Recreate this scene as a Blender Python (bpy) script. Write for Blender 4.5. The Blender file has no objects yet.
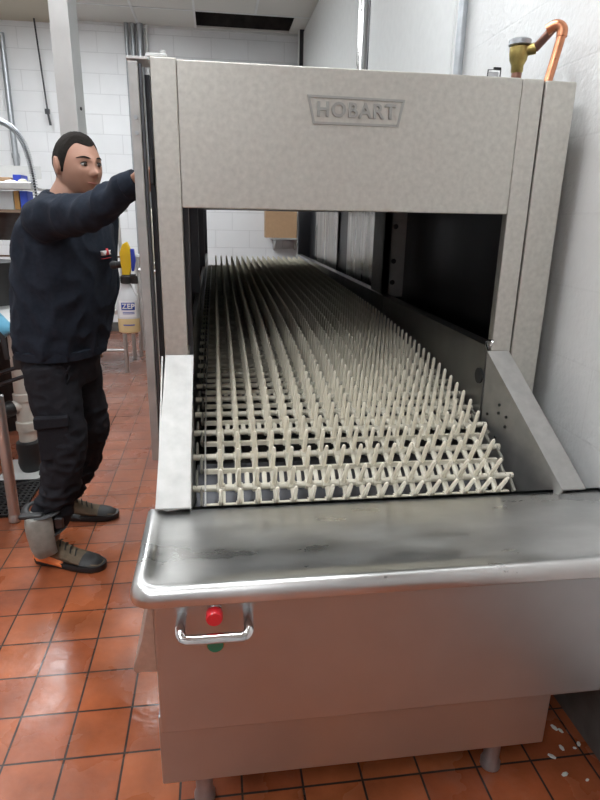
import bpy, bmesh, math, random
from mathutils import Vector, Matrix, noise
random.seed(7)
C = bpy.context.scene
COL = C.collection
PI = math.pi
V = Vector

# ---------------------------------------------------------------- camera
cam_d = bpy.data.cameras.new('camera')
cam = bpy.data.objects.new('camera', cam_d)
COL.objects.link(cam)
cam_d.sensor_fit = 'VERTICAL'; cam_d.sensor_height = 36.0; cam_d.lens = 36.0 * 585 / 800
cam_d.clip_start = 0.02; cam_d.clip_end = 60
vy = V((-85, -188, 585)).normalized()
vz = -V((-35, 1880, 585)).normalized()
vz = (vz - vy * vz.dot(vy) * .5).normalized()
vy = (vy - vz * vy.dot(vz)).normalized()
vx = vy.cross(vz)
rt = V((vx[0], vy[0], vz[0])); dn = V((vx[1], vy[1], vz[1])); fw = V((vx[2], vy[2], vz[2]))
M = Matrix.Identity(4)
for i in range(3):
    M[i][0] = rt[i]; M[i][1] = -dn[i]; M[i][2] = -fw[i]
M.translation = V((0, 0, 1.40))
cam.matrix_world = M
C.camera = cam

# ---------------------------------------------------------------- world, exposure, lights
C.view_settings.view_transform = 'Standard'
C.view_settings.look = 'None'
C.view_settings.gamma = 1
C.view_settings.use_curve_mapping = False
C.view_settings.exposure = 0.28
w = bpy.data.worlds.new('world'); C.world = w; w.use_nodes = True
w.node_tree.nodes['Background'].inputs[0].default_value = (.9, .95, 1, 1)
w.node_tree.nodes['Background'].inputs[1].default_value = 0.3
LAMP = 18.5
CEIL = 3.33
LIGHTS = [(0.12, 1.82, 1.0), (-1.3, .55, .7), (-1.0, -1.25, .8), (-1.7, 3.0, 1.0), (-1.7, 5.3, 1.1), (-.85, 5.3, 1.0)]

# ---------------------------------------------------------------- materials
def mat(name, col, rough=.5, metal=0., nscale=8., namt=.08, bump=0., bscale=40., ramp=None, stretch=None, rvar=0., emit=None, trans=0., spec=None, ior=None, alpha=None, coat=0.):
    m = bpy.data.materials.new(name); m.use_nodes = True
    nt = m.node_tree; b = nt.nodes['Principled BSDF']; L = nt.links.new
    tc = nt.nodes.new('ShaderNodeTexCoord'); mp = nt.nodes.new('ShaderNodeMapping')
    L(tc.outputs['Object'], mp.inputs[0])
    if stretch: mp.inputs['Scale'].default_value = stretch
    n = nt.nodes.new('ShaderNodeTexNoise'); n.inputs['Scale'].default_value = nscale; n.inputs['Detail'].default_value = 6
    L(mp.outputs[0], n.inputs['Vector'])
    mx = nt.nodes.new('ShaderNodeMix'); mx.data_type = 'RGBA'
    c1 = [max(0, c * (1 - namt * 2)) for c in col[:3]] + [1]; c2 = [min(1, c * (1 + namt * 2)) for c in col[:3]] + [1]
    if ramp: c1, c2 = list(ramp[0]) + [1], list(ramp[1]) + [1]
    mx.inputs[6].default_value = c1; mx.inputs[7].default_value = c2
    L(n.outputs['Fac'], mx.inputs[0]); L(mx.outputs[2], b.inputs['Base Color'])
    b.inputs['Roughness'].default_value = rough; b.inputs['Metallic'].default_value = metal
    if rvar:
        n2 = nt.nodes.new('ShaderNodeTexNoise'); n2.inputs['Scale'].default_value = nscale * .6; n2.inputs['Detail'].default_value = 8
        L(mp.outputs[0], n2.inputs['Vector'])
        mr = nt.nodes.new('ShaderNodeMapRange'); mr.inputs[1].default_value = .2; mr.inputs[2].default_value = .8
        mr.inputs[3].default_value = max(.03, rough - rvar); mr.inputs[4].default_value = rough + rvar
        L(n2.outputs['Fac'], mr.inputs[0]); L(mr.outputs[0], b.inputs['Roughness'])
    if bump:
        bp = nt.nodes.new('ShaderNodeBump'); bp.inputs['Strength'].default_value = bump; bp.inputs['Distance'].default_value = .004
        n3 = nt.nodes.new('ShaderNodeTexNoise'); n3.inputs['Scale'].default_value = bscale; n3.inputs['Detail'].default_value = 4
        L(mp.outputs[0], n3.inputs['Vector']); L(n3.outputs['Fac'], bp.inputs['Height']); L(bp.outputs[0], b.inputs['Normal'])
    if emit:
        b.inputs['Emission Color'].default_value = (*emit[:3], 1); b.inputs['Emission Strength'].default_value = emit[3]
    if trans: b.inputs['Transmission Weight'].default_value = trans
    if spec is not None: b.inputs['Specular IOR Level'].default_value = spec
    if coat: b.inputs['Coat Weight'].default_value = coat
    return m

steel_hood = mat('steel_hood', (.60, .585, .54), .50, 1, 70, .10, .06, 150, rvar=.06)
steel_plate = mat('steel_lettering_shaded', (.42, .42, .40), .5, 1, 40, .05)  # darker than the hood: relief shading of the letters put into the colour
steel_tray = mat('steel_tray', (.64, .64, .63), .33, 1, 6, .14, .16, 9, stretch=(1, 2.5, 1), rvar=.14)
steel_apron = mat('steel_apron', (.50, .53, .54), .44, 1, 7, .05, .03, 90, rvar=.04)
steel_guard = mat('steel_guard', (.46, .455, .44), .56, 1, 30, .10, .15, 40, rvar=.06)
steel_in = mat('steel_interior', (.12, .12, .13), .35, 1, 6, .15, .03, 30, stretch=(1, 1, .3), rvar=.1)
steel_glint = mat('steel_glint_streaks', (.45, .43, .40), .28, 1, 9, .25, .05, 30, stretch=(1, 2.2, .25), rvar=.12)  # light glinting on the inner panels, put into the colour as streaks
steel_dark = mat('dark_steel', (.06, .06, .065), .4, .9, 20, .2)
steel_post = mat('steel_post', (.62, .62, .61), .45, 1, 10, .06, rvar=.06)
chrome = mat('polished_steel', (.75, .75, .75), .16, 1, 10, .03)
galv = mat('galvanised_conduit', (.40, .42, .44), .4, .8, 30, .12)
copper = mat('copper', (.62, .27, .15), .32, 1, 30, .25, rvar=.1)
copper_old = mat('tarnished_copper', (.30, .16, .12), .38, .9, 30, .25)
brass = mat('brass', (.42, .33, .12), .38, 1, 40, .3)
plastic_pin = mat('ivory_plastic', (.84, .79, .66), .42, 0, 20, .07)
plastic_rod = mat('ivory_plastic_worn', (.58, .55, .46), .5, 0, 16, .15)
chain_m = mat('grey_chain', (.25, .24, .21), .5, .2, 20, .2)
skin = mat('skin', (.40, .215, .15), .55, 0, 12, .08, .1, 60)
hair_m = mat('dark_hair', (.016, .013, .011), .85, 0, 120, .4, .5, 200, spec=.15)
navy = mat('navy_fleece', (.018, .023, .034), .9, 0, 60, .2, .25, 260, spec=.12)
trouser_m = mat('charcoal_twill', (.018, .018, .022), .9, 0, 40, .2, .3, 200, spec=.12)
black_r = mat('black_rubber', (.015, .015, .016), .5, 0, 30, .2)
shoe_m = mat('tan_suede', (.13, .095, .06), .85, 0, 30, .25, .3, 120)
orange_m = mat('orange_foam', (.80, .20, .05), .5, 0, 20, .1)
pad_m = mat('scuffed_grey_plastic', (.24, .235, .21), .5, 0, 40, .15, .15, 60)
white_eye = mat('eye_white', (.7, .68, .65), .3, 0)
dark_eye = mat('eye_iris', (.03, .018, .012), .2, 0)
lip_m = mat('lip', (.40, .16, .13), .5, 0)
red_m = mat('red_button', (.62, .02, .03), .3, 0, 20, .1, coat=.4)
green_m = mat('green_lens', (.01, .20, .12), .3, 0, 20, .1, coat=.3)
card_m = mat('cardboard', (.40, .25, .14), .8, 0, 30, .06)
tape_m = mat('green_tape', (.05, .14, .10), .4, 0)
paint_white = mat('white_paint_trim', (.66, .67, .66), .4, 0, 20, .04)
ceil_m = mat('ceiling_tile', (.62, .61, .57), .8, 0, 200, .05, .1, 300)
ceil_b = mat('ceiling_soffit', (.50, .46, .37), .8, 0, 200, .04)
void_m = mat('ceiling_void', (.035, .03, .028), .8, 0, 12, .5)
pvc_m = mat('pvc_white', (.62, .60, .54), .4, 0, 12, .1)
blue_m = mat('blue_vinyl', (.16, .46, .66), .4, 0, 12, .12)
yellow_m = mat('yellow_plastic', (.82, .55, .02), .35, 0, 12, .08)
royal_m = mat('blue_plastic', (.03, .06, .45), .35, 0, 12, .1)
cloth_m = mat('off_white_cotton', (.62, .60, .50), .9, 0, 60, .12, .5, 160)
bottle_m = mat('translucent_bottle', (.62, .64, .66), .35, 0, 20, .04)
liquid_m = mat('amber_liquid_through_plastic', (.55, .42, .22), .35, 0, 20, .06)
label_w = mat('label_white', (.75, .76, .78), .5, 0)
label_b = mat('label_blue', (.02, .06, .36), .4, 0)
debris_m = mat('white_flake', (.6, .58, .54), .7, 0)
diff_m = mat('lamp_diffuser', (.9, .9, .9), .6, 0, emit=(.93, .97, 1, LAMP))
red_txt = mat('red_print', (.5, .04, .05), .6, 0)
white_txt = mat('white_print', (.7, .7, .7), .6, 0)
brown_w = mat('brown_board', (.20, .13, .09), .6, 0)
base_m = mat('coving_and_wall_shade', (.13, .13, .125), .45, .3, 14, .25, .3, 40, rvar=.1)  # on the right wall this dark grey carries the shade at its foot

def wall_mat(name, axis, mort=.8, col=(.80, .81, .82), bumpy=.5):
    m = bpy.data.materials.new(name); m.use_nodes = True
    nt = m.node_tree; b = nt.nodes['Principled BSDF']; L = nt.links.new
    tc = nt.nodes.new('ShaderNodeTexCoord'); sp = nt.nodes.new('ShaderNodeSeparateXYZ'); cb = nt.nodes.new('ShaderNodeCombineXYZ')
    L(tc.outputs['Object'], sp.inputs[0]); L(sp.outputs[axis], cb.inputs[0]); L(sp.outputs['Z'], cb.inputs[1])
    br = nt.nodes.new('ShaderNodeTexBrick'); br.inputs['Scale'].default_value = 1
    br.inputs['Brick Width'].default_value = .406; br.inputs['Row Height'].default_value = .203
    br.inputs['Mortar Size'].default_value = .004; br.inputs['Mortar Smooth'].default_value = .6
    br.inputs['Color1'].default_value = (*col, 1); br.inputs['Color2'].default_value = (*[c * .97 for c in col], 1)
    br.inputs['Mortar'].default_value = (*[c * mort for c in col], 1)
    L(cb.outputs[0], br.inputs['Vector'])
    b.inputs['Roughness'].default_value = .42
    n = nt.nodes.new('ShaderNodeTexNoise'); n.inputs['Scale'].default_value = 45; n.inputs['Detail'].default_value = 5
    L(tc.outputs['Object'], n.inputs['Vector'])
    n2 = nt.nodes.new('ShaderNodeTexNoise'); n2.inputs['Scale'].default_value = 3; n2.inputs['Detail'].default_value = 5
    L(tc.outputs['Object'], n2.inputs['Vector'])
    mr = nt.nodes.new('ShaderNodeMapRange'); mr.inputs[3].default_value = .9; mr.inputs[4].default_value = 1.06
    L(n2.outputs['Fac'], mr.inputs[0])
    mm = nt.nodes.new('ShaderNodeVectorMath'); mm.operation = 'SCALE'
    L(br.outputs['Color'], mm.inputs[0]); L(mr.outputs[0], mm.inputs['Scale']); L(mm.outputs[0], b.inputs['Base Color'])
    bp = nt.nodes.new('ShaderNodeBump'); bp.inputs['Strength'].default_value = bumpy; bp.inputs['Distance'].default_value = .004
    L(n.outputs['Fac'], bp.inputs['Height'])
    bp2 = nt.nodes.new('ShaderNodeBump'); bp2.inputs['Strength'].default_value = .6 if mort < .9 else .2; bp2.inputs['Distance'].default_value = .004; bp2.invert = True
    L(br.outputs['Fac'], bp2.inputs['Height']); L(bp.outputs[0], bp2.inputs['Normal']); L(bp2.outputs[0], b.inputs['Normal'])
    return m
wall_y = wall_mat('white_block_wall', 'X', bumpy=.25)
wall_b = wall_mat('grey_block_wall_behind', 'X', col=(.45, .45, .45), bumpy=.25)
wall_x = wall_mat('white_block_wall_side', 'Y', .95, col=(.64, .64, .63), bumpy=1.0)

def floor_mat():
    m = bpy.data.materials.new('quarry_tile'); m.use_nodes = True
    nt = m.node_tree; b = nt.nodes['Principled BSDF']; L = nt.links.new
    tc = nt.nodes.new('ShaderNodeTexCoord'); mp = nt.nodes.new('ShaderNodeMapping')
    mp.inputs['Location'].default_value = (.281 + .156 * 40 - .0025, -1.118 + .1575 * 40 - .0025, 0)
    L(tc.outputs['Object'], mp.inputs[0])
    br = nt.nodes.new('ShaderNodeTexBrick'); br.offset = 0; br.inputs['Scale'].default_value = 1
    br.inputs['Brick Width'].default_value = .156; br.inputs['Row Height'].default_value = .1575
    br.inputs['Mortar Size'].default_value = .0032; br.inputs['Mortar Smooth'].default_value = .25; br.inputs['Bias'].default_value = -.1
    br.inputs['Color1'].default_value = (.42, .120, .045, 1); br.inputs['Color2'].default_value = (.32, .082, .034, 1)
    br.inputs['Mortar'].default_value = (.045, .03, .025, 1)
    L(mp.outputs[0], br.inputs['Vector'])
    n = nt.nodes.new('ShaderNodeTexNoise'); n.inputs['Scale'].default_value = 4.5; n.inputs['Detail'].default_value = 8; n.inputs['Roughness'].default_value = .6
    L(tc.outputs['Object'], n.inputs['Vector'])
    mr = nt.nodes.new('ShaderNodeMapRange'); mr.inputs[1].default_value = .35; mr.inputs[2].default_value = .65; mr.inputs[3].default_value = .62; mr.inputs[4].default_value = 1.1
    L(n.outputs['Fac'], mr.inputs[0])
    mm = nt.nodes.new('ShaderNodeVectorMath'); mm.operation = 'SCALE'
    L(br.outputs['Color'], mm.inputs[0]); L(mr.outputs[0], mm.inputs['Scale'])
    # chalky dried film patches
    n4 = nt.nodes.new('ShaderNodeTexNoise'); n4.inputs['Scale'].default_value = 2.2; n4.inputs['Detail'].default_value = 10; n4.inputs['Roughness'].default_value = .72
    L(tc.outputs['Object'], n4.inputs['Vector'])
    r4 = nt.nodes.new('ShaderNodeMapRange'); r4.inputs[1].default_value = .52; r4.inputs[2].default_value = .74; r4.inputs[3].default_value = 0; r4.inputs[4].default_value = .22
    L(n4.outputs['Fac'], r4.inputs[0])
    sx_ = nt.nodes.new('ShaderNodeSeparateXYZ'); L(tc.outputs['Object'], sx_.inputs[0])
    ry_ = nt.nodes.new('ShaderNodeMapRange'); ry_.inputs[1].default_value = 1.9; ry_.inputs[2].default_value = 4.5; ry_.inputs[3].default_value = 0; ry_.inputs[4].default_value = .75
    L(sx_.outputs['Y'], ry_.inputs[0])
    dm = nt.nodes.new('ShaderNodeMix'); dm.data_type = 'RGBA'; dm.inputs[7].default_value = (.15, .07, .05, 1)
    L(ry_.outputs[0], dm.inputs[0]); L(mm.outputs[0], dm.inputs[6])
    mx = nt.nodes.new('ShaderNodeMix'); mx.data_type = 'RGBA'; mx.inputs[7].default_value = (.42, .27, .22, 1)
    L(r4.outputs[0], mx.inputs[0]); L(dm.outputs[2], mx.inputs[6]); L(mx.outputs[2], b.inputs['Base Color'])
    n2 = nt.nodes.new('ShaderNodeTexNoise'); n2.inputs['Scale'].default_value = 3.2; n2.inputs['Detail'].default_value = 9
    L(tc.outputs['Object'], n2.inputs['Vector'])
    r2 = nt.nodes.new('ShaderNodeMapRange'); r2.inputs[1].default_value = .32; r2.inputs[2].default_value = .7; r2.inputs[3].default_value = .12; r2.inputs[4].default_value = .48
    L(n2.outputs['Fac'], r2.inputs[0]); L(r2.outputs[0], b.inputs['Roughness'])
    n3 = nt.nodes.new('ShaderNodeTexNoise'); n3.inputs['Scale'].default_value = 30; n3.inputs['Detail'].default_value = 5
    L(tc.outputs['Object'], n3.inputs['Vector'])
    bp = nt.nodes.new('ShaderNodeBump'); bp.inputs['Strength'].default_value = .28; bp.inputs['Distance'].default_value = .004
    L(n3.outputs['Fac'], bp.inputs['Height'])
    b.inputs['Specular IOR Level'].default_value = .35
    bp2 = nt.nodes.new('ShaderNodeBump'); bp2.inputs['Strength'].default_value = .9; bp2.inputs['Distance'].default_value = .004; bp2.invert = True
    L(br.outputs['Fac'], bp2.inputs['Height']); L(bp.outputs[0], bp2.inputs['Normal']); L(bp2.outputs[0], b.inputs['Normal'])
    return m
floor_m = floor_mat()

# ---------------------------------------------------------------- mesh helpers
def empty(name, loc, label=None, cat=None, group=None):
    o = bpy.data.objects.new(name, None); COL.objects.link(o); o.location = loc; o.empty_display_size = .1
    tag(o, label, cat, group); return o
def tag(o, label=None, cat=None, group=None, kind=None):
    if label: o['label'] = label
    if cat: o['category'] = cat
    if group: o['group'] = group
    if kind: o['kind'] = kind
    return o
def origin(p):
    l = V((0, 0, 0))
    while p is not None:
        l = l + p.location; p = p.parent
    return l
class MB:
    def __init__(s): s.bm = bmesh.new(); s.bv = False
    def box(s, x0, x1, y0, y1, z0, z1, bev=0, mtx=None):
        r = bmesh.ops.create_cube(s.bm, size=1); vs = r['verts']
        for v in vs: v.co = V(((x0 + x1) / 2 + v.co.x * (x1 - x0), (y0 + y1) / 2 + v.co.y * (y1 - y0), (z0 + z1) / 2 + v.co.z * (z1 - z0)))
        if bev:
            s.bv = True
            es = list({e for v in vs for e in v.link_edges})
            rb = bmesh.ops.bevel(s.bm, geom=es, offset=bev, segments=2, profile=.5, affect='EDGES')
            vs = rb['verts']
        if mtx is not None: bmesh.ops.transform(s.bm, matrix=mtx, verts=list(set(vs)))
        return s
    def rings(s, rs, cap0=True, cap1=True, closed=True):
        prev = None; first = None
        for r in rs:
            cur = [s.bm.verts.new(p) for p in r]
            if prev:
                n = len(cur)
                for i in range(n if closed else n - 1):
                    s.bm.faces.new((prev[i], prev[(i + 1) % n], cur[(i + 1) % n], cur[i]))
            else: first = cur
            prev = cur
        if closed and cap0: s.bm.faces.new(list(reversed(first)))
        if closed and cap1: s.bm.faces.new(prev)
        return s
    def tube(s, pts, r, n=10, cap=True, ry=None, ref=None):
        pts = [V(p) for p in pts]; rs = []
        R = r if isinstance(r, (list, tuple)) else [r] * len(pts)
        RY = ry if isinstance(ry, (list, tuple)) else ([ry] * len(pts) if ry else R)
        u = None
        for i, p in enumerate(pts):
            t = (pts[min(i + 1, len(pts) - 1)] - pts[max(i - 1, 0)]).normalized()
            if u is None:
                h = V(ref) if ref else (V((0, 0, 1)) if abs(t.z) < .9 else V((1, 0, 0)))
                u = (h - t * h.dot(t)).normalized()
            else: u = (u - t * u.dot(t)).normalized()
            v = t.cross(u)
            rs.append([p + u * R[i] * math.cos(2 * PI * k / n) + v * RY[i] * math.sin(2 * PI * k / n) for k in range(n)])
        return s.rings(rs, cap, cap)
    def cyl(s, a, b, r, n=16, r2=None): return s.tube([a, b], [r, r2 if r2 is not None else r], n)
    def capsule(s, a, b, r1, r2, n=10, m=4):
        a, b = V(a), V(b); t = (b - a).normalized(); pts = []; R = []
        for i in range(m + 1):
            q = PI / 2 * i / m; pts.append(a - t * r1 * math.cos(q)); R.append(max(r1 * math.sin(q), r1 * .05))
        for i in range(m + 1):
            q = PI / 2 * i / m; pts.append(b + t * r2 * math.sin(q)); R.append(max(r2 * math.cos(q), r2 * .05))
        return s.tube(pts, R, n)
    def lathe(s, c, prof, n=20, sx=1, sy=1):
        c = V(c); return s.rings([[c + V((r * sx * math.cos(2 * PI * k / n), r * sy * math.sin(2 * PI * k / n), z)) for k in range(n)] for r, z in prof])
    def prism(s, poly, axis, a, b, bev=0):
        def mk(p, t):
            return V((t, p[0], p[1])) if axis == 'x' else (V((p[0], t, p[1])) if axis == 'y' else V((p[0], p[1], t)))
        A = [s.bm.verts.new(mk(p, a)) for p in poly]; B = [s.bm.verts.new(mk(p, b)) for p in poly]; n = len(poly); fs = []
        for i in range(n): fs.append(s.bm.faces.new((A[i], A[(i + 1) % n], B[(i + 1) % n], B[i])))
        fs.append(s.bm.faces.new(list(reversed(A)))); fs.append(s.bm.faces.new(B))
        if bev:
            s.bv = True
            es = list({e for f in fs for e in f.edges})
            bmesh.ops.bevel(s.bm, geom=es, offset=bev, segments=2, profile=.5, affect='EDGES')
        return s
    def ell(s, c, rx, ry, rz, mtx=None, seg=16, rng=10):
        r = bmesh.ops.create_uvsphere(s.bm, u_segments=seg, v_segments=rng, radius=1)
        for v in r['verts']:
            q = V((v.co.x * rx, v.co.y * ry, v.co.z * rz))
            if mtx is not None: q = mtx @ q
            v.co = q + V(c)
        return s
    def build(s, name, m, parent=None, smooth=True, rx=None, at=None):
        bmesh.ops.recalc_face_normals(s.bm, faces=s.bm.faces[:])
        me = bpy.data.meshes.new(name)
        off = origin(parent) if parent is not None else V((0, 0, 0))
        loc = V(at) if at is not None else off
        bmesh.ops.translate(s.bm, vec=-loc, verts=s.bm.verts[:])
        s.bm.to_mesh(me); s.bm.free()
        o = bpy.data.objects.new(name, me); COL.objects.link(o)
        me.materials.append(m)
        if smooth:
            for p in me.polygons: p.use_smooth = True
            try: me.set_sharp_from_angle(angle=R(12 if s.bv else 38))
            except Exception: pass
        if parent is not None: o.parent = parent; o.location = loc - off
        else: o.location = loc
        return o
def R(d): return math.radians(d)
def arc(c, r, a0, a1, n, f):   # points on an arc, f maps (u,v) to a Vector
    return [f(c[0] + r * math.cos(R(a0 + (a1 - a0) * i / n)), c[1] + r * math.sin(R(a0 + (a1 - a0) * i / n))) for i in range(n + 1)]
def smoothpath(pts, n=6):
    pts = [V(p) for p in pts]; out = []
    P = [pts[0] * 2 - pts[1]] + pts + [pts[-1] * 2 - pts[-2]]
    for i in range(1, len(P) - 2):
        for k in range(n):
            t = k / n; a, b, c, d = P[i - 1], P[i], P[i + 1], P[i + 2]
            out.append(.5 * ((2 * b) + (c - a) * t + (2 * a - 5 * b + 4 * c - d) * t * t + (3 * b - a - 3 * c + d) * t ** 3))
    out.append(pts[-1]); return out
def text_obj(body, name, m, parent, loc, right, up, size, depth=.001, bold=0., spacing=1.):
    cu = bpy.data.curves.new(name, 'FONT'); cu.body = body; cu.size = size; cu.extrude = depth; cu.align_x = 'CENTER'; cu.align_y = 'CENTER'
    cu.offset = bold; cu.space_character = spacing; cu.resolution_u = 3
    o = bpy.data.objects.new(name, cu); COL.objects.link(o)
    dg = bpy.context.evaluated_depsgraph_get(); me = bpy.data.meshes.new_from_object(o.evaluated_get(dg))
    bpy.data.objects.remove(o)
    r = V(right).normalized(); u = V(up); u = (u - r * u.dot(r)).normalized(); n = r.cross(u)
    T = Matrix.Identity(4)
    for i in range(3): T[i][0] = r[i]; T[i][1] = u[i]; T[i][2] = n[i]
    T.translation = V(loc) - origin(parent)
    me.transform(T); me.materials.clear(); me.materials.append(m); me.name = name
    o = bpy.data.objects.new(name, me); COL.objects.link(o); o.parent = parent
    return o
def remesh(o, voxel, smooth=0, it=6, subs=None):
    md = o.modifiers.new('r', 'REMESH'); md.mode = 'VOXEL'; md.voxel_size = voxel; md.use_smooth_shade = True
    if smooth: s = o.modifiers.new('s', 'SMOOTH'); s.factor = smooth; s.iterations = it
    dg = bpy.context.evaluated_depsgraph_get(); dg.update()
    me = bpy.data.meshes.new_from_object(o.evaluated_get(dg)); o.modifiers.clear()
    m = o.data.materials[0]; o.data = me; me.materials.clear(); me.materials.append(m)
    for p in me.polygons: p.use_smooth = True
    return o

# ---------------------------------------------------------------- room
XL, XR, YB, YF = -3.2, 1.01, -2.2, 7.4
def struct(mb, name, m, parent=None): return tag(mb.build(name, m, parent, smooth=False), kind='structure')
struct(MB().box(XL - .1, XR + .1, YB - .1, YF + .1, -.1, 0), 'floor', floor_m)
struct(MB().box(XR, XR + .15, YB, YF + .1, 0, CEIL + .5), 'wall_right', wall_x)
struct(MB().box(XL - .15, XL, YB, YF + .1, 0, CEIL + .5), 'wall_left', wall_x)
struct(MB().box(XL - .15, XR + .15, YF, YF + .15, 0, CEIL + .5), 'wall_far', wall_y)
struct(MB().box(XL - .15, XR + .15, YB - .15, YB, 0, CEIL + .5), 'wall_back', wall_b)
# ceiling with an open bay next to the far wall
HX0, HX1, HY0, HY1 = -.16, .86, 6.80, 7.36
cb = MB()
cb.box(XL, XR, YB, HY0, CEIL, CEIL + .02).box(XL, HX0, HY0, YF, CEIL, CEIL + .02).box(HX1, XR, HY0, YF, CEIL, CEIL + .02).box(HX0, HX1, HY1, YF, CEIL, CEIL + .02)
struct(cb, 'ceiling', ceil_m)
gm = MB()
for x in (-2.6, -1.99, -1.38, -.77, -.16, .45): gm.box(x - .011, x + .011, YB, YF if x != .45 else HY0, CEIL - .006, CEIL + .002)
y = HY0
while y > YB:
    gm.box(XL, XR, y - .011, y + .011, CEIL - .006, CEIL + .002); y -= .61
gm.box(XL, XR, YF - .022, YF, CEIL - .02, CEIL)
struct(gm, 'trim_1', paint_white)
vb = MB().box(HX0 - .3, HX1 + .1, HY0 - .3, YF, CEIL + .3, CEIL + .32).box(HX0 - .3, HX1 + .1, HY0 - .32, HY0 - .3, CEIL + .02, CEIL + .3)
vb.box(HX0 - .32, HX0 - .3, HY0 - .3, YF, CEIL + .02, CEIL + .3).box(HX1 + .1, HX1 + .12, HY0 - .3, YF, CEIL + .02, CEIL + .3)
vb.box(HX0 - .3, HX1 + .1, YF - .03, YF - .02, CEIL + .02, CEIL + .3)
struct(vb, 'ceiling_void', void_m)
struct(MB().box(XL, -1.5, 6.3, YF, CEIL - .03, CEIL - .007), 'ceiling_soffit', ceil_b)
# right wall: smooth panels with cover strips behind the machine, dark strip at the floor painting in the wall's shade
struct(MB().box(XR - .010, XR, YB, YF, 0, .20), 'shaded_wall_base_right', base_m)
struct(MB().box(XL, XR - .012, YF - .012, YF, 0, .11), 'baseboard_far', base_m)
struct(MB().box(XR - .008, XR, 4.42, YF - .05, 1.9, CEIL - .02).box(XR - .008, XR, 2.68, 4.18, 1.9, CEIL - .02), 'wall_panel', paint_white)
struct(MB().box(XR - .012, XR, 4.16, 4.19, 1.5, CEIL).box(XR - .012, XR, 4.405, 4.43, 1.5, CEIL).box(XR - .05, XR, 7.2, 7.3, 1.5, CEIL), 'trim_2', steel_dark)

def ceiling_light(x, y, k, first=[None]):
    if first[0] is None:
        t = empty('ceiling_light', (x, y, CEIL - .012))
        f = MB()
        for a in ((x - .30, x + .30, y - .61, y - .58), (x - .30, x + .30, y + .58, y + .61), (x - .30, x - .27, y - .58, y + .58), (x + .27, x + .30, y - .58, y + .58)):
            f.box(*a, CEIL - .03, CEIL - .007)
        f.build('frame', paint_white, t, smooth=False)
        MB().box(x - .27, x + .27, y - .58, y + .58, CEIL - .022, CEIL - .012).build('diffuser', diff_m, t, smooth=False)
        first[0] = t
    else:
        t = first[0].copy(); COL.objects.link(t); t.location = (x, y, CEIL - .012)
        for c in first[0].children:
            d = c.copy(); COL.objects.link(d); d.parent = t
    tag(t, 'recessed rectangular fluorescent troffer in the tiled ceiling', 'ceiling light', 'ceiling troffers')
for x, y, k in LIGHTS: ceiling_light(x, y, k)

# ---------------------------------------------------------------- dishwashing machine
F = 1.6      # front plane of the hood
XO0, XO1 = -.145, .949
mach = empty('dishwashing_machine', (.40, 3.2, 0), 'long stainless steel flight dishwasher with an open hood and front tray', 'dishwasher')
def mp(mb, name, m, parent=mach, smooth=True): return mb.build(name, m, parent, smooth)
# header, posts, side panels
mp(MB().box(-.0825, .7985, F, F + .03, 1.414, 1.751, .003), 'header_panel', steel_hood)
mp(MB().box(XO0, -.083, F - .001, F + .03, .70, 1.754, .003), 'front_post', steel_hood)
mp(MB().box(.799, .858, F - .001, F + .03, .70, 1.750, .003), 'front_post', steel_hood)
mp(MB().box(.862, XO1, F - .003, F + .05, .60, 1.748, .004), 'corner_panel', steel_hood)
mp(MB().box(.8585, .8615, F + .006, F + .02, .7, 1.749), 'dark_gap', steel_dark)
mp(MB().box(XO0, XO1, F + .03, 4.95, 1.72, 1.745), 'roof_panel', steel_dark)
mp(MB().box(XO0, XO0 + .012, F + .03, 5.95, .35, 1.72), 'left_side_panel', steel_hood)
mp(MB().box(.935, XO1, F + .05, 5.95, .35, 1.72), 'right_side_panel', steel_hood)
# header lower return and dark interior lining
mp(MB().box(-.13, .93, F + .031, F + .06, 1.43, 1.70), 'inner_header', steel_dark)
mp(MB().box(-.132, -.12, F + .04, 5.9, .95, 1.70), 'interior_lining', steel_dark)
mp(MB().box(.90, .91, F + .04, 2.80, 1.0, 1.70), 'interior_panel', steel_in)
mp(MB().box(.90, .91, 3.02, 4.10, 1.0, 1.70), 'interior_panel', steel_glint)
mp(MB().box(.90, .91, 4.45, 5.45, 1.0, 1.70), 'interior_panel', steel_glint)
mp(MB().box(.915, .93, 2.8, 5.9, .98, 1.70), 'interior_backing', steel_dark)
# left upright with bolt holes
lp = mp(MB().box(-.12, -.072, 1.70, 1.73, .95, 1.70), 'bolted_upright', steel_in)
for z in (1.38, 1.32, 1.27, 1.2, 1.14, 1.09, 1.03): mp(MB().cyl((-.094, 1.694, z), (-.094, 1.701, z), .008 if int(z * 100) % 2 else .006, 10), 'bolt_head', steel_dark, lp)
rp = mp(MB().box(.80, .905, 2.80, 2.83, 1.03, 1.70).box(.80, .83, 2.80, 3.02, 1.03, 1.70), 'bolted_upright', steel_guard)
for z in (1.36, 1.20, 1.10): mp(MB().cyl((.845, 2.792, z), (.845, 2.801, z), .012, 10), 'bolt_head', steel_dark, rp)
for (px, py) in ((-.12, 2.9), (-.12, 4.4)): mp(MB().box(px, px + .04, py, py + .03, .95, 1.70), 'upright', steel_in)
mp(MB().box(-.132, -.08, 5.88, 5.93, .60, 1.72), 'exit_frame', steel_in)
mp(MB().box(.80, .93, 5.88, 5.93, .6, 1.72), 'exit_frame', steel_in)
mp(MB().box(-.12, .90, 2.1, 4.9, 1.432, 1.45), 'unseen_light_blocker', steel_dark)  # unseen plate added under the roof to darken the tunnel
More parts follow.
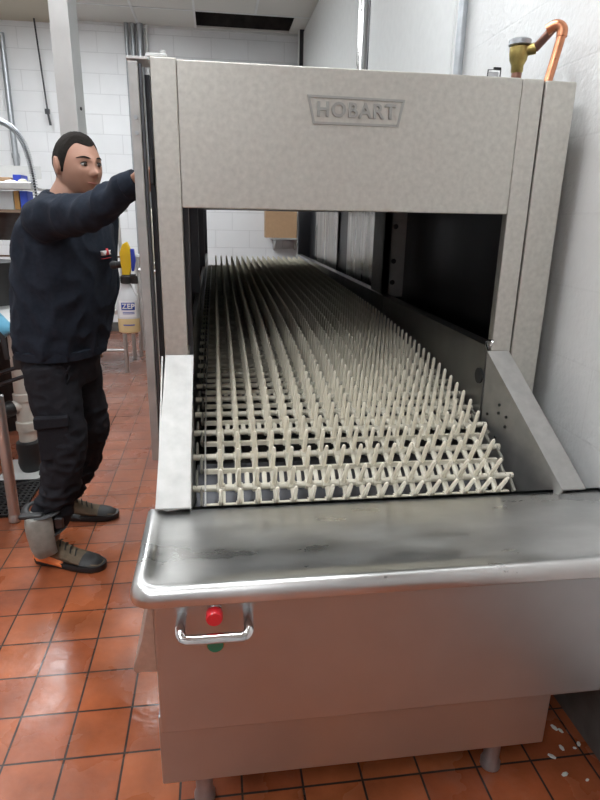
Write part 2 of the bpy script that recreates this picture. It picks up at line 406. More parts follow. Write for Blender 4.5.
# outer swing panel standing open at the left edge of the hood
op = mp(MB().box(-.196, -.172, F - .006, F + .11, .72, 1.742, .003), 'open_side_panel', steel_guard)
mp(MB().box(-.170, -.1655, F - .004, F + .02, .72, 1.738), 'panel_return', steel_in, op)
for z in (1.62, 1.585): mp(MB().cyl((-.184, F - .009, z), (-.184, F - .004, z), .005, 10), 'screw_head', galv, op)
mp(MB().box(-.162, -.150, F + .03, F + .07, .72, 1.72), 'gap_shade_strip', steel_dark)  # dark strip in the gap beside the post, its shade put into the colour
mp(MB().box(-.200, -.150, F - .006, F + .08, 1.746, 1.752, .001).box(-.155, -.105, F + .01, F + .05, 1.756, 1.764, .002).cyl((-.115, F + .02, 1.76), (-.115, F + .02, 1.772), .006, 8), 'latch_plate', paint_white)
mp(MB().box(-.158, -.150, F - .004, F + .03, 1.47, 1.53, .002).cyl((-.154, F, 1.53), (-.154, F, 1.56), .003, 8), 'latch', black_r)
# maker's plate
pl = MB()
oy = F - .0035
o1 = [(.234, 1.688), (.486, 1.686), (.473, 1.622), (.250, 1.622)]
i1 = [(.241, 1.6825), (.479, 1.6805), (.468, 1.6275), (.2545, 1.6275)]
for k in range(4):
    q = [o1[k], o1[(k + 1) % 4], i1[(k + 1) % 4], i1[k]]
    pl.prism(q, 'y', oy, F + .002)
pm = mp(pl, 'nameplate', steel_plate, smooth=False)
text_obj('HOBART', 'lettering', steel_plate, pm, (.3605, F - .0012, 1.655), (1, 0, 0), (0, 0, 1), .047, .004, .0012, 1.15)
# side guards sloping down to the tray
def guard(xa, xb, xt, xs, name):
    # flange between xa and xb at the hood; inner wall below
    g = MB(); t = .004
    ya, za, yb, zb = F - .004, 1.030, 1.285, .728
    A = [(xa[0], ya, za), (xb[0], ya, za), (xb[1], yb, zb), (xa[1], yb, zb)]
    g.bm.faces.new([g.bm.verts.new(p) for p in A]); g.bm.faces.new([g.bm.verts.new((p[0], p[1], p[2] - t)) for p in reversed(A)])
    for k in range(4):
        p, q = A[k], A[(k + 1) % 4]
        g.bm.faces.new([g.bm.verts.new(c) for c in (p, (p[0], p[1], p[2] - t), (q[0], q[1], q[2] - t), q)])
    bmesh.ops.remove_doubles(g.bm, verts=g.bm.verts[:], dist=1e-5)
    o = mp(g, name, steel_guard, smooth=False)
    return o
gl = guard((-.143, -.158), (-.068, -.077), 0, 0, 'sloped_guard')
# folded sides of the left guard
mp(MB().prism([(1.596, 1.027), (1.285, .725), (1.312, .70), (1.60, .60)], 'x', -.074, -.078), 'guard_wall', steel_guard, gl, False)
mp(MB().prism([(1.596, 1.027), (1.285, .725), (1.312, .68), (1.60, .60)], 'x', -.150, -.154), 'guard_wall', steel_guard, gl, False)
gr = guard((.852, .952), (.785, .885), 0, 0, 'sloped_guard')
gw = MB(); gr_ = []
for k in range(9):
    q = k / 8; U = V((.787, 1.60, 1.028)).lerp(V((.884, 1.285, .726)), q); D = V((.800, 1.60, .60)).lerp(V((.872, 1.314, .66)), q)
    gr_.append([U, U.lerp(D, .5), D, D + V((.005, 0, 0)), U.lerp(D, .5) + V((.005, 0, 0)), U + V((.005, 0, -.004))])
gw.rings(gr_)
gwo = mp(gw, 'guard_wall', steel_guard, gr, False)
for (t_, u_) in ((.12, .05), (.12, .075), (.17, .05), (.17, .08), (.12, .15), (.05, .13)):
    yy = 1.60 - t_ * .6; zz = 1.0 - t_ * .55 - u_; xx = .787 + (1.60 - yy) * .31 - .002
    mp(MB().cyl((xx - .001, yy, zz), (xx + .003, yy, zz), .0045, 8), 'bolt_hole', black_r, gwo)
# inner side rails along the conveyor
ir = MB()
for (a, b) in ((F + .01, 2.735), (2.745, 4.15), (4.16, 5.93)):
    ir.box(.790, .796, a, b, .62, 1.035); ir.box(.790, .835, a, b, 1.035, 1.041)
mp(ir, 'inner_rail', mat('rail_steel', (.34, .34, .34), .35, 1, 10, .1, .05, 30, rvar=.1))
mp(MB().tube(smoothpath([(.79, 1.60, 1.03), (.795, 1.63, 1.05), (.80, 1.60, 1.06), (.79, 1.59, 1.045)], 4), .004, 6), 'rail_hook', chrome)
mp(MB().cyl((.784, 1.635, .945), (.7895, 1.635, .945), .024, 20), 'round_opening', black_r)
mp(MB().box(-.088, -.082, F + .03, 5.93, .62, 1.03).box(-.10, -.082, F + .03, 5.93, 1.03, 1.036), 'inner_rail', steel_post)
# tub under the conveyor (keeps it dark) and legs
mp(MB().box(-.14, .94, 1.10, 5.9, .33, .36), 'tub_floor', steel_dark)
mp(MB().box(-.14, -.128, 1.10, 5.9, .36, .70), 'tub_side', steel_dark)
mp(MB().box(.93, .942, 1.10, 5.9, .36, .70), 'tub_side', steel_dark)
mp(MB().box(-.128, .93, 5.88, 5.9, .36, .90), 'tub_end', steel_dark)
# loading tray: shallow pan with rolled rim
TZ = .722
tr = MB()
def rrect(x0, x1, y0, y1, r, z, n=6):
    pts = []
    for cx, cy, a in ((x0 + r, y0 + r, 180), (x1 - r, y0 + r, 270), (x1 - r, y1 - r, 0), (x0 + r, y1 - r, 90)):
        for i in range(n + 1):
            q = R(a + 90 * i / n); pts.append(V((cx + r * math.cos(q), cy + r * math.sin(q), z)))
    return pts
TX0, TX1, TY0, TY1 = -.180, 1.006, .962, 1.308
def rr(i, z, rad): return rrect(TX0 + i, TX1 - i, TY0 + i, TY1 - min(i, .0) - (.0 if i < .03 else .0), max(rad - i * .6, .012), z)
prof = [(.004, TZ - .038), (.0, TZ - .034), (.0, TZ - .022), (.003, TZ - .010), (.010, TZ - .002), (.018, TZ), (.027, TZ - .001), (.036, TZ - .007), (.046, TZ - .012), (.075, TZ - .013)]
rings = []
for i, z in prof:
    x0, x1, y0, y1, rad = TX0 + i, TX1, TY0 + i, TY1, max(.042 - i * .2, .03)
    pts = []
    for k in range(9):
        q = R(180 + 90 * k / 8); pts.append(V((x0 + rad + rad * math.cos(q), y0 + rad + rad * math.sin(q), z)))
    pts += [V((x1, y0, z)), V((x1, y1, min(z, TZ - .006))), V((x0 + .03, y1, min(z, TZ - .006))), V((x0, y1 - .005, min(z, TZ - .003))), V((x0, y1 - .03, z))]
    rings.append(pts)
tr.rings(rings)
tray = mp(tr, 'loading_tray', steel_tray)
mp(MB().box(-.150, .995, 1.298, 1.304, .62, .700), 'tray_back_lip', steel_dark, tray, False)
# apron
mp(MB().box(-.140, .995, 1.000, 1.09, .343, .690, .006), 'apron_panel', steel_apron)
mp(MB().box(-.150, .783, 1.045, 1.09, .150, .345, .004), 'lower_panel', steel_apron)
sk = MB()
pr = [(-.150, .664), (-.158, .62), (-.176, .53), (-.199, .455), (-.197, .445), (-.188, .440), (-.186, .443), (-.193, .452), (-.170, .53), (-.152, .62), (-.146, .664)]
sk.prism(pr, 'y', 1.075, 1.55)
sk.prism([(-.150, .664), (-.158, .62), (-.176, .53), (-.199, .455), (-.194, .450), (-.150, .446)], 'y', 1.07, 1.078)
mp(sk, 'side_skirt', steel_hood)
mp(MB().box(-.14, .94, 1.11, 5.9, .31, .345), 'base_frame', steel_dark)
def leg(x, y):
    l = mp(MB().cyl((x, y, .02), (x, y, .33), .021, 18).lathe((x, y, 0), [(.020, 0), (.026, .004), (.026, .02), (.016, .045), (.016, .06)], 18), 'leg', galv)
for x, y in ((-.06, 1.122), (.696, 1.122), (-.06, 3.2), (.85, 3.2), (-.06, 5.6), (.85, 5.6)): leg(x, y)
# pull handle
hp = smoothpath([(-.084, 1.0, .640), (-.085, .970, .638), (-.084, .952, .632), (-.074, .945, .626), (-.04, .945, .624), (.0, .945, .624), (.034, .945, .624), (.045, .952, .630), (.046, .970, .636), (.046, 1.0, .640)], 5)
mp(MB().tube(hp, .0065, 10, ry=.010), 'handle', chrome)
mp(MB().box(-.062, .022, .9985, 1.0005, .600, .685), 'switch_plate', steel_apron)
b = mp(MB().cyl((-.020, 1.0, .661), (-.020, .978, .661), .0145, 24).cyl((-.020, .979, .661), (-.020, .972, .661), .012, 24), 'button_collar', chrome)
mp(MB().tube([(-.020, .973, .6595), (-.020, .958, .6585), (-.020, .954, .6583)], [.0165, .0165, .0145], 24), 'stop_button', red_m, b)
gcap = mp(MB().tube([(-.020, 1.001, .566), (-.020, .994, .566), (-.020, .9915, .566)], [.0165, .0165, .0145], 24), 'indicator_lamp', green_m)
mp(MB().tube([(-.020, 1.0012, .566), (-.020, .9965, .566)], [.0185, .018], 24), 'bezel', brass, gcap)

# side grab rail that carries the spray bottle
sr = mp(MB().tube(smoothpath([(-.145, 2.02, 1.215), (-.20, 2.03, 1.215), (-.255, 2.05, 1.215), (-.255, 2.30, 1.215), (-.20, 2.33, 1.215), (-.145, 2.34, 1.215)], 5), .006, 8), 'side_rail', steel_post)

# ---------------------------------------------------------------- peg conveyor
conv = empty('peg_conveyor', (.36, 3.2, .6), 'ivory plastic peg conveyor running from the tray through the dark dishwasher tunnel', 'conveyor belt')
PR = [(1.235, .55), (1.262, .615), (1.30, .668), (1.367, .722), (1.45, .770), (1.6, .818), (1.9, .862), (2.3, .890), (3.0, .918), (5.35, .966)]
sp_ = smoothpath([(0, a, b) for a, b in PR], 12)
def walk(step):
    out = []; acc = 0; nxt = .030
    for i in range(len(sp_) - 1):
        a, b2 = sp_[i], sp_[i + 1]; d = (b2 - a).length
        while nxt <= acc + d:
            t = (nxt - acc) / d; out.append((a.lerp(b2, t), (b2 - a).normalized())); nxt += step
        acc += d
    return out
CX0, CX1 = -.045, .765
NP = 17
pitch = .0456
pegx = [-.002 + i * pitch for i in range(NP)]
rods = walk(.0515)
def nrm(t): return V((0, -t.z, t.y))
def peg_mb(mb, x, p, t, k):
    n = nrm(t); a = p + V((x, 0, 0)) - n * .004; b = a + n * .094
    mb.tube([a, a + n * .03, b - n * .012, b - n * .003, b], [.0078, .0066, .0056, .0046, .0018], 6)
rodobj = []
for i, (p, t) in enumerate(rods):
    n = nrm(t); m = MB()
    if i % 2 == 0:
        m.tube([(CX0 - .028, p.y, p.z), (CX1 + .028, p.y, p.z)], .0088, 10)
        for x in pegx:
            m.tube([(x - .011, p.y, p.z), (x - .009, p.y, p.z), (x + .009, p.y, p.z), (x + .011, p.y, p.z)], [.0105, .0135, .0135, .0105], 8)
        nm_ = 'cross_rod'
    else:
        m.box(CX0, CX1, p.y - .005, p.y + .005, p.z - .006, p.z + .006)
        for x in pegx: m.box(x - .008, x + .008, p.y - .010, p.y + .010, p.z - .008, p.z + .008)
        nm_ = 'cross_bar'
    if i < len(rods) - 1:
        q = rods[i + 1][0]
        for j, x in enumerate(pegx):
            xo = x + (.0 if i % 4 < 2 else .004)
            m.tube([(xo, p.y, p.z), ((xo), q.y, q.z)], .0056, 6, ry=.0085)
            if i % 4 == 0: m.tube([(x + pitch * .5, p.y, p.z - .004), (x + pitch * .5, q.y, q.z - .004)], .004, 6, ry=.007)
    m.build(nm_, plastic_rod, conv)
rest = MB(); count = 0
for i, (p, t) in enumerate(rods):
    if i < 3: continue
    for j, x in enumerate(pegx):
        if count < 95:
            m = MB(); peg_mb(m, x, p, t, j); m.build('peg', plastic_pin, conv, smooth=True); count += 1
        else: peg_mb(rest, x, p, t, j)
rp_ = rest.build('pegs', plastic_pin, conv); rp_['kind'] = 'stuff'
# side chains
for sx in (CX0 - .012, CX1 + .012):
    m = MB()
    for i in range(len(rods) - 1):
        (p, t), (q, _) = rods[i], rods[i + 1]; dx = .006 if i % 2 else -.006
        m.tube([(sx + dx, p.y, p.z), (sx + dx, (p.y + q.y) / 2, (p.z + q.z) / 2), (sx + dx, q.y, q.z)], [.010, .007, .010], 6, ry=[.004] * 3, ref=(0, 0, 1))
    m.build('side_chain', chain_m, conv)
for sx in (CX0 + .004,):
    m = MB(); m.tube([(sx, p.y, p.z + .012) for p, t in rods[2:]], .0025, 6); m.build('guide_wire', steel_post, conv)
# drip pan under the pegs
conv_pan = mp(MB().prism([(1.30, .56), (1.6, .70), (5.8, .80), (5.8, .79), (1.6, .69), (1.30, .55)], 'x', -.07, .78), 'drip_pan', steel_in, mach, False)

# ---------------------------------------------------------------- copper pipe and clip on the machine roof
cp = empty('copper_vacuum_breaker', (.87, 1.80, 1.745), 'copper pipe loop with a brass vacuum breaker on the dishwasher roof', 'pipe')
vb0 = (.876, 1.80)
MB().cyl((vb0[0], 1.80, 1.745), (vb0[0], 1.80, 1.815), .0115, 16).lathe((vb0[0], 1.80, 1.785), [(.0145, 0), (.0145, .022)], 14).build('riser_pipe', copper_old, cp)
vv = MB().lathe((vb0[0], 1.80, 1.805), [(.014, 0), (.017, .005), (.017, .02), (.024, .034), (.027, .05), (.027, .066), (.022, .070)], 20).cyl((vb0[0] + .012, 1.79, 1.862), (vb0[0] + .038, 1.775, 1.866), .015, 14).build('valve_body', brass, cp)
MB().lathe((vb0[0], 1.80, 1.875), [(.026, 0), (.031, .002), (.031, .014), (.027, .017), (.006, .018)], 24).build('valve_cap', galv, cp)
elb = V((.938, 1.70, 1.905))
MB().tube([(vb0[0] + .036, 1.776, 1.866), elb + V((-.012, .012, -.004))], .0115, 14).build('cross_pipe', copper_old, cp)
MB().tube(smoothpath([elb + V((-.025, .023, -.008)), elb + V((-.008, .008, .001)), elb + V((.004, -.002, -.010)), elb + V((.004, -.004, -.03))], 5), .0145, 14).build('elbow', copper, cp)
MB().tube([elb + V((.004, -.004, -.025)), (.912, 1.69, 1.745)], .0118, 14).build('drop_pipe', copper, cp)
ck = empty('wire_clip', (.77, 1.72, 1.746), 'small black wire clip frame standing on the machine roof', 'clip')
MB().tube([(.749, 1.71, 1.746), (.749, 1.71, 1.79), (.785, 1.71, 1.793), (.785, 1.71, 1.746)], .0022, 6).box(.765, .785, 1.707, 1.713, 1.791, 1.797).build('frame', black_r, ck)
MB().box(.753, .781, 1.712, 1.714, 1.747, 1.786).build('card', label_w, ck, False)

# ---------------------------------------------------------------- pipes and wall fittings
tag(MB().cyl((XR - .03, 2.53, 1.2), (XR - .03, 2.53, CEIL), .018, 14).box(XR - .05, XR, 2.51, 2.55, 2.6, 2.62).build('conduit', galv), 'grey steel conduit on the right wall above the dishwasher roof', 'conduit')
tag(MB().cyl((XR - .03, 4.27, 1.3), (XR - .03, 4.27, CEIL), .03, 14).build('wall_pipe', chrome), 'shiny vertical pipe between two dark strips on the right wall', 'pipe')
tag(MB().cyl((XR - .035, 7.24, 1.3), (XR - .035, 7.24, CEIL), .03, 10).build('corner_pipe', paint_white), 'pale painted pipe running up the far right room corner', 'pipe')
for k, (x, r, lab) in enumerate(((-.895, .022, 'leftmost grey conduit of the bundle on the far wall'), (-.83, .022, 'middle grey conduit of the bundle on the far wall'), (-.755, .036, 'thickest grey conduit, right side of the far wall bundle'))):
    tag(MB().cyl((x, YF - .05, .6), (x, YF - .05, CEIL), r, 14).build('conduit', galv), lab, 'conduit', 'conduits on the far wall')
tag(MB().cyl((-.685, YF - .03, .6), (-.685, YF - .03, CEIL), .014, 10).build('conduit', paint_white), 'thin white painted conduit beside the grey bundle', 'conduit', 'conduits on the far wall')
tag(MB().cyl((-2.17, YF - .05, .3), (-2.17, YF - .05, CEIL - .16), .03, 14).cyl((-2.17, YF - .05, 1.95), (-2.17, YF - .05, 2.0), .04, 14).build('conduit', galv), 'single grey conduit behind the dish shelf on the far wall', 'conduit', 'conduits on the far wall')
tag(MB().tube([(-1.81, YF - .12, CEIL - .03), (-1.765, YF - .12, 2.42)], .009, 8).tube([(-1.765, YF - .12, 2.42), (-1.75, YF - .12, 2.29)], .012, 8).box(-1.79, -1.745, YF - .14, YF - .10, 2.40, 2.45).build('hanging_rod', steel_dark), 'thin black rod hanging from the ceiling at far left', 'rod')
# free standing square column behind the man
cl = empty('steel_column', (-.66, 3.15, 1.05), 'square stainless steel column coming down from the ceiling behind the person', 'column')
cm = Matrix.Translation((-.655, 3.15, 0)) @ Matrix.Rotation(R(-14), 4, 'Z')
MB().box(-.045, .045, -.045, .045, 1.05, CEIL - .01, .002, cm).build('shaft', steel_post, cl)
MB().cyl(cm @ V((.045, 0, 1.86)), cm @ V((.048, 0, 1.86)), .008, 10).build('bolt', black_r, cl)
MB().box(-.07, .07, -.07, .07, CEIL - .018, CEIL - .008, 0, cm).build('mounting_plate', steel_post, cl)

# cardboard boxes on a wall shelf in the far corner
sh = empty('corner_shelf', (.83, 7.2, 1.15), 'small steel bracket shelf under the cardboard boxes in the far corner', 'shelf')
MB().box(.64, 1.0, 6.95, 7.39, 1.135, 1.152).build('shelf_board', steel_post, sh, False)
for x in (.70, .96): MB().prism([(7.39, 1.135), (7.39, 1.0), (7.37, 1.0), (7.05, 1.125), (7.05, 1.135)], 'x', x - .006, x + .006).build('bracket', steel_post, sh, False)
b1 = MB().box(.573, .93, 6.97, 7.20, 1.153, 1.455).build('cardboard_box', card_m, None, False); tag(b1, 'brown cardboard box at the front of the corner shelf', 'box', 'boxes on the corner shelf')
b2 = MB().box(.68, .95, 7.21, 7.385, 1.153, 1.60).build('cardboard_box', card_m, None, False); tag(b2, 'taller cardboard box with green tape behind the other box', 'box', 'boxes on the corner shelf')
MB().box(.78, .83, 7.205, 7.21, 1.3, 1.59).build('tape', tape_m, b2, False)

# ---------------------------------------------------------------- far prep table with overshelf
pt = empty('prep_table', (-1.35, 5.7, 0), 'stainless prep table with a raised overshelf beyond the person', 'table')
MB().box(-1.9, -.80, 5.30, 5.95, .545, .585, .004).build('tabletop', steel_post, pt)
MB().box(-1.9, -.765, 5.28, 5.60, 1.405, 1.43, .003).build('overshelf', steel_post, pt)
for x, y in ((-.83, 5.36), (-1.85, 5.36), (-.83, 5.90), (-1.85, 5.90)):
    MB().cyl((x, y, 0), (x, y, .55), .019, 12).build('leg', steel_post, pt)
for x in (-.825, -1.85): MB().cyl((x, 5.42, .58), (x, 5.42, 1.41), .014, 10).build('upright', steel_post, pt)
MB().cyl((-.83, 5.36, .21), (-1.85, 5.36, .21), .014, 10).build('stretcher', steel_post, pt)
MB().cyl((-.83, 5.40, 1.03), (-1.85, 5.40, 1.03), .008, 10).build('rail', brown_w, pt)
fr = empty('utility_stand', (-.72, 6.1, 0), 'narrow steel stand behind the spray bottle next to the dishwasher', 'stand')
for x in (-.78, -.60): MB().cyl((x, 6.02, 0), (x, 6.02, .98), .018, 10).build('leg', steel_post, fr)
for x in (-.78, -.60): MB().cyl((x, 6.3, 0), (x, 6.3, .98), .018, 10).build('leg', steel_post, fr)
MB().box(-.81, -.57, 5.99, 6.33, .98, 1.0, .003).build('top', steel_post, fr)
# off-white mop hanging against the machine side
mo = empty('string_mop', (-.20, 2.75, 1.15), 'off-white string mop hanging head down on the dishwasher side', 'mop')
m = MB()
for k in range(16):
    a = k * 2 * PI / 16; r = .022 + .02 * random.random()
    dx, dy = r * math.cos(a), r * math.sin(a)
    m.tube(smoothpath([(-.215 + dx * .3, 2.75 + dy * .3, 1.50), (-.245 + dx, 2.75 + dy, 1.38), (-.255 + dx * 1.3, 2.75 + dy * 1.2, 1.26), (-.262 + dx * 1.2, 2.75 + dy, 1.13 + .03 * random.random())], 4), .010, 6)
m.build('strings', cloth_m, mo)
MB().box(-.25, -.19, 2.73, 2.77, 1.49, 1.53, .005).cyl((-.19, 2.75, 1.51), (-.146, 2.75, 1.51), .006, 8).build('clamp', galv, mo)
MB().cyl((-.215, 2.75, 1.52), (-.20, 2.75, 1.66), .009, 10).build('handle', brown_w, mo)

# spray bottle
sb = empty('spray_bottle', (-.324, 2.2, .978), 'clear spray bottle with a blue printed label and yellow trigger head', 'spray bottle')
bx, by, bz = -.322, 2.20, .978
n_ = 24
def bp(z0, prof, name, m): return MB().lathe((bx, by, bz), prof, n_, 1, .72).build(name, m, sb)
bp(0, [(.030, 0), (.038, .004), (.039, .012), (.039, .052), (.0385, .054)], 'liquid_part', liquid_m)
bp(0, [(.0385, .054), (.039, .06), (.0385, .118), (.033, .135), (.022, .160), (.015, .175), (.0145, .185)], 'body', bottle_m)
MB().lathe((bx, by, bz), [(.0155, .178), (.021, .182), (.021, .203), (.016, .207)], 18).box(bx - .012, bx + .034, by - .012, by + .012, bz + .196, bz + .212, .003).build('collar', black_r, sb)
hd = MB().prism([(bx - .012, bz + .208), (bx + .016, bz + .208), (bx + .022, bz + .25), (bx + .022, bz + .30), (bx + .012, bz + .325), (bx - .004, bz + .315), (bx - .016, bz + .285), (bx - .010, bz + .25)], 'y', by - .012, by + .012, .003).build('spray_head', yellow_m, sb)
MB().cyl((bx - .010, by, bz + .245), (bx - .032, by, bz + .243), .012, 14).tube([(bx - .03, by, bz + .243), (bx - .045, by, bz + .242), (bx - .052, by, bz + .241)], [.014, .014, .009], 14).build('nozzle', black_r, hd)
MB().prism([(bx + .020, bz + .30), (bx + .034, bz + .30), (bx + .038, bz + .26), (bx + .030, bz + .222), (bx + .022, bz + .222)], 'y', by - .008, by + .008, .002).build('trigger', royal_m, sb)
MB().prism([(bx + .018, bz + .178), (bx + .040, bz + .178), (bx + .040, bz + .206), (bx + .018, bz + .206)], 'y', by - .009, by + .009, .002).build('trigger_guard', black_r, sb)
# wrapped label on the front of the bottle
def bottle_strip(name, m, a0, a1, z0, z1, off):
    g = MB(); rs = []
    for z in (z0, z1):
        ro = []
        for k in range(13):
            a = R(a0 + (a1 - a0) * k / 12); ro.append(V((bx + (.039 + off) * math.cos(a), by + (.039 + off) * .72 * math.sin(a), bz + z)))
        rs.append(ro)
    g.rings(rs, closed=False); return g.build(name, m, sb)
bottle_strip('label', label_w, 225, 320, .060, .120, .0006)
bottle_strip('logo_band', label_b, 240, 312, .086, .113, .0010)
for z in (.078, .073): bottle_strip('label_line', label_b, 246, 308, z - .0012, z + .0012, .0010)
bottle_strip('label_line', label_b, 245, 305, .030, .034, .0010)
text_obj('ZEP', 'logo_text', white_txt, sb, (bx + .005, by - .0298, bz + .0995), (1, -.03, 0), (0, 0, 1), .026, .0006, .0006, 1.05)

# ---------------------------------------------------------------- dish shelf area at the left edge
ds = empty('dish_shelf', (-1.75, 4.7, 1.4), 'wall-side steel shelf holding supplies behind the person at far left', 'shelf')
MB().box(-2.4, -1.235, 4.45, 4.50, 1.535, 1.585, .006).build('front_rail', steel_post, ds)
MB().box(-2.4, -1.24, 4.50, 4.95, 1.545, 1.555).build('upper_board', steel_post, ds, False)
MB().box(-2.4, -1.28, 4.50, 5.0, 1.385, 1.405).build('lower_board', brown_w, ds, False)
MB().prism([(4.5, 1.385), (5.0, 1.385), (5.0, 1.18), (4.95, 1.18)], 'x', -2.4, -1.30).build('underside', steel_dark, ds, False)
for x in (-2.38, -1.27): MB().box(x - .015, x + .015, 4.96, 4.99, 0, 1.54).build('upright', steel_post, ds, False)
MB().box(-2.4, -1.30, 4.97, 4.985, 1.63, 1.72).build('back_board', paint_white, ds, False)
def carton(x0, x1, z0, z1, y0, y1, m, lab, nm='carton', cat='carton'): return tag(MB().box(x0, x1, y0, y1, z0, z1, .003).build(nm, m), lab, cat, 'supplies on the dish shelf')
carton(-1.50, -1.395, 1.406, 1.53, 4.56, 4.70, bottle_m, 'pale carton under the shelf rail at the left edge')
carton(-1.39, -1.355, 1.406, 1.53, 4.56, 4.70, mat('orange_carton', (.55, .30, .10), .6), 'slim orange striped carton under the shelf rail')
carton(-1.35, -1.30, 1.406, 1.53, 4.56, 4.70, mat('bright_blue', (.05, .12, .75), .5), 'bright blue carton under the shelf rail beside the orange one')
carton(-1.55, -1.41, 1.556, 1.62, 4.60, 4.80, card_m, 'low brown carton on top of the dish shelf')
carton(-1.40, -1.345, 1.556, 1.64, 4.62, 4.78, royal_m, 'small dark blue carton on top of the dish shelf')
tag(MB().ell((-1.33, 4.6, 1.585), .035, .035, .028).build('sponge_ball', cloth_m), 'cream scouring ball on top of the dish shelf', 'sponge', 'supplies on the dish shelf')
tag(MB().ell((-1.40, 4.56, 1.580), .05, .04, .022).build('wrapped_cloth', label_w), 'pale folded cloth on top of the dish shelf', 'cloth', 'supplies on the dish shelf')
tag(MB().lathe((-1.275, 4.6, 1.556), [(.02, 0), (.024, .005), (.024, .035), (.012, .045)], 14).build('small_jar', black_r), 'small black round jar at the right end of the shelf', 'jar', 'supplies on the dish shelf')
# pre-rinse spring hose
hz = empty('spring_hose', (-1.45, 4.2, 1.0), 'arched black pre-rinse hose wound with a steel spring, left edge', 'hose')
hpts = smoothpath([(-1.62, 4.2, 1.80), (-1.50, 4.2, 1.905), (-1.40, 4.2, 1.935), (-1.307, 4.2, 1.925), (-1.241, 4.2, 1.89), (-1.19, 4.2, 1.82), (-1.161, 4.2, 1.715), (-1.146, 4.2, 1.58), (-1.14, 4.2, 1.40), (-1.14, 4.2, 1.25)], 10)
MB().tube(hpts, .007, 8).build('hose', black_r, hz)
m = MB(); hel = []
for i in range(len(hpts) - 1):
    t = (hpts[i + 1] - hpts[i]).normalized(); u = V((0, 1, 0)); v = t.cross(u)
    for k in range(8):
        a = 2 * PI * k / 8; hel.append(hpts[i].lerp(hpts[i + 1], k / 8) + (u * math.cos(a) + v * math.sin(a)) * .017)
m.tube(hel, .0028, 5); m.build('spring', galv, hz)
MB().cyl((-1.62, 4.2, 0), (-1.62, 4.2, 1.80), .014, 10).build('riser', galv, hz)
MB().cyl((-1.14, 4.2, 1.25), (-1.14, 4.2, 1.12), .02, 12).build('spray_valve', black_r, hz)

# dish table legs, drain pipe, hoses and mat at the left edge
dt = empty('dish_table', (-1.35, 2.95, 0), 'steel dish table with round legs, left of the person', 'table')
MB().cyl((-.968, 2.62, 0.03), (-.968, 2.62, .62), .024, 14).lathe((-.968, 2.62, 0), [(.02, 0), (.028, .005), (.028, .03), (.02, .05)], 14).build('leg', steel_post, dt)
MB().cyl((-1.75, 2.62, 0.0), (-1.75, 2.62, .62), .024, 14).build('leg', steel_post, dt)
MB().cyl((-1.75, 3.9, 0.0), (-1.75, 3.9, .62), .024, 14).build('leg', steel_post, dt)
for dz in (0, -.055): MB().cyl((-1.75, 2.85, .42 + dz), (-.90, 2.93, .695 + dz), .010, 10).build('brace', steel_dark, dt)
MB().box(-1.80, -1.05, 2.58, 3.95, .80, .83, .004).box(-1.76, -1.74, 2.61, 2.63, .6, .8).box(-1.76, -1.74, 3.89, 3.91, .6, .8).box(-1.075, -1.055, 2.61, 2.63, .6, .8).box(-1.075, -.96, 2.61, 2.63, .6, .62).build('tabletop', steel_post, dt)
pv = empty('drain_pipe', (-1.06, 3.2, 0), 'white plastic drain pipe with a side branch and black rubber coupling', 'pipe')
MB().cyl((-1.055, 3.2, .15), (-1.045, 3.2, .79), .045, 18).lathe((-1.05, 3.2, .25), [(.046, 0), (.056, .003), (.056, .05), (.046, .055)], 18).lathe((-1.05, 3.2, .42), [(.046, 0), (.054, .003), (.054, .04), (.046, .045)], 18).build('stack', pvc_m, pv)
MB().tube([(-1.05, 3.2, .40), (-1.14, 3.12, .385), (-1.40, 3.0, .34)], .034, 14).build('branch', pvc_m, pv)
MB().tube([(-1.10, 3.16, .39), (-1.16, 3.10, .38)], .042, 14).build('ring', black_r, pv)
MB().lathe((-1.055, 3.2, 0), [(.05, 0.01), (.06, .03), (.066, .06), (.060, .10), (.066, .15), (.062, .18), (.05, .19)], 20).build('rubber_coupling', black_r, pv)
MB().box(-1.20, -.93, 3.05, 3.35, 0.0, .012).build('floor_plate', paint_white, pv, False)
tag(MB().tube(smoothpath([(-1.5, 2.9, .012), (-1.25, 2.95, .012), (-1.05, 3.0, .012), (-.92, 3.12, .012), (-.86, 3.25, .012)], 6), .010, 8).build('hose', black_r), 'thin black hose lying on the floor by the drain pipe', 'hose')
mt = MB()
for i in range(14):
    mt.box(-1.60, -.955, 2.66 + i * .03, 2.672 + i * .03, .002, .014)
for i in range(24): mt.box(-1.60 + i * .0275, -1.59 + i * .0275, 2.66, 3.06, .001, .013)
tag(mt.build('rubber_mat', black_r, None, False), 'black perforated rubber floor mat behind the table leg', 'mat')
cbk = empty('coiled_hose', (-1.02, 2.45, 0), 'coiled grey hose on the floor at the left edge', 'hose')
m = MB()
m.tube([(-1.09 + .10 * math.cos(a * .35), 2.45 + .06 * math.sin(a * .35), .05 + .10 * (1 + math.sin(a * .35 + 1)) * .5 + a * .001) for a in range(60)], .009, 8)
m.build('coil', galv, cbk)
tag(MB().lathe((-1.42, 4.0, 0), [(.14, 0), (.15, .02), (.16, 1.05), (.165, 1.09), (.15, 1.095)], 24).build('black_bin', black_r), 'tall black bin beneath the dish shelf', 'bin')
bl = empty('blue_bag', (-1.0, 2.8, .84), 'light blue plastic bag with a dark strap over the table edge', 'bag')
g = MB(); N = 14; rr_ = []
for i in range(N):
    t = i / (N - 1); z = 1.06 - .30 * t; xx = -1.045 + .045 * math.sin(t * 2.6)
    rr_.append([V((xx - .14 + (.12 + .02 * math.sin(i)) * math.cos(2 * PI * k / 12) * (.55 + .6 * math.sin(PI * min(1, t * .9 + .1))) + .06, 2.8 + .07 * math.sin(2 * PI * k / 12), z + .012 * math.sin(k * 1.7))) for k in range(12)])
g.rings(rr_).build('sack', blue_m, bl)
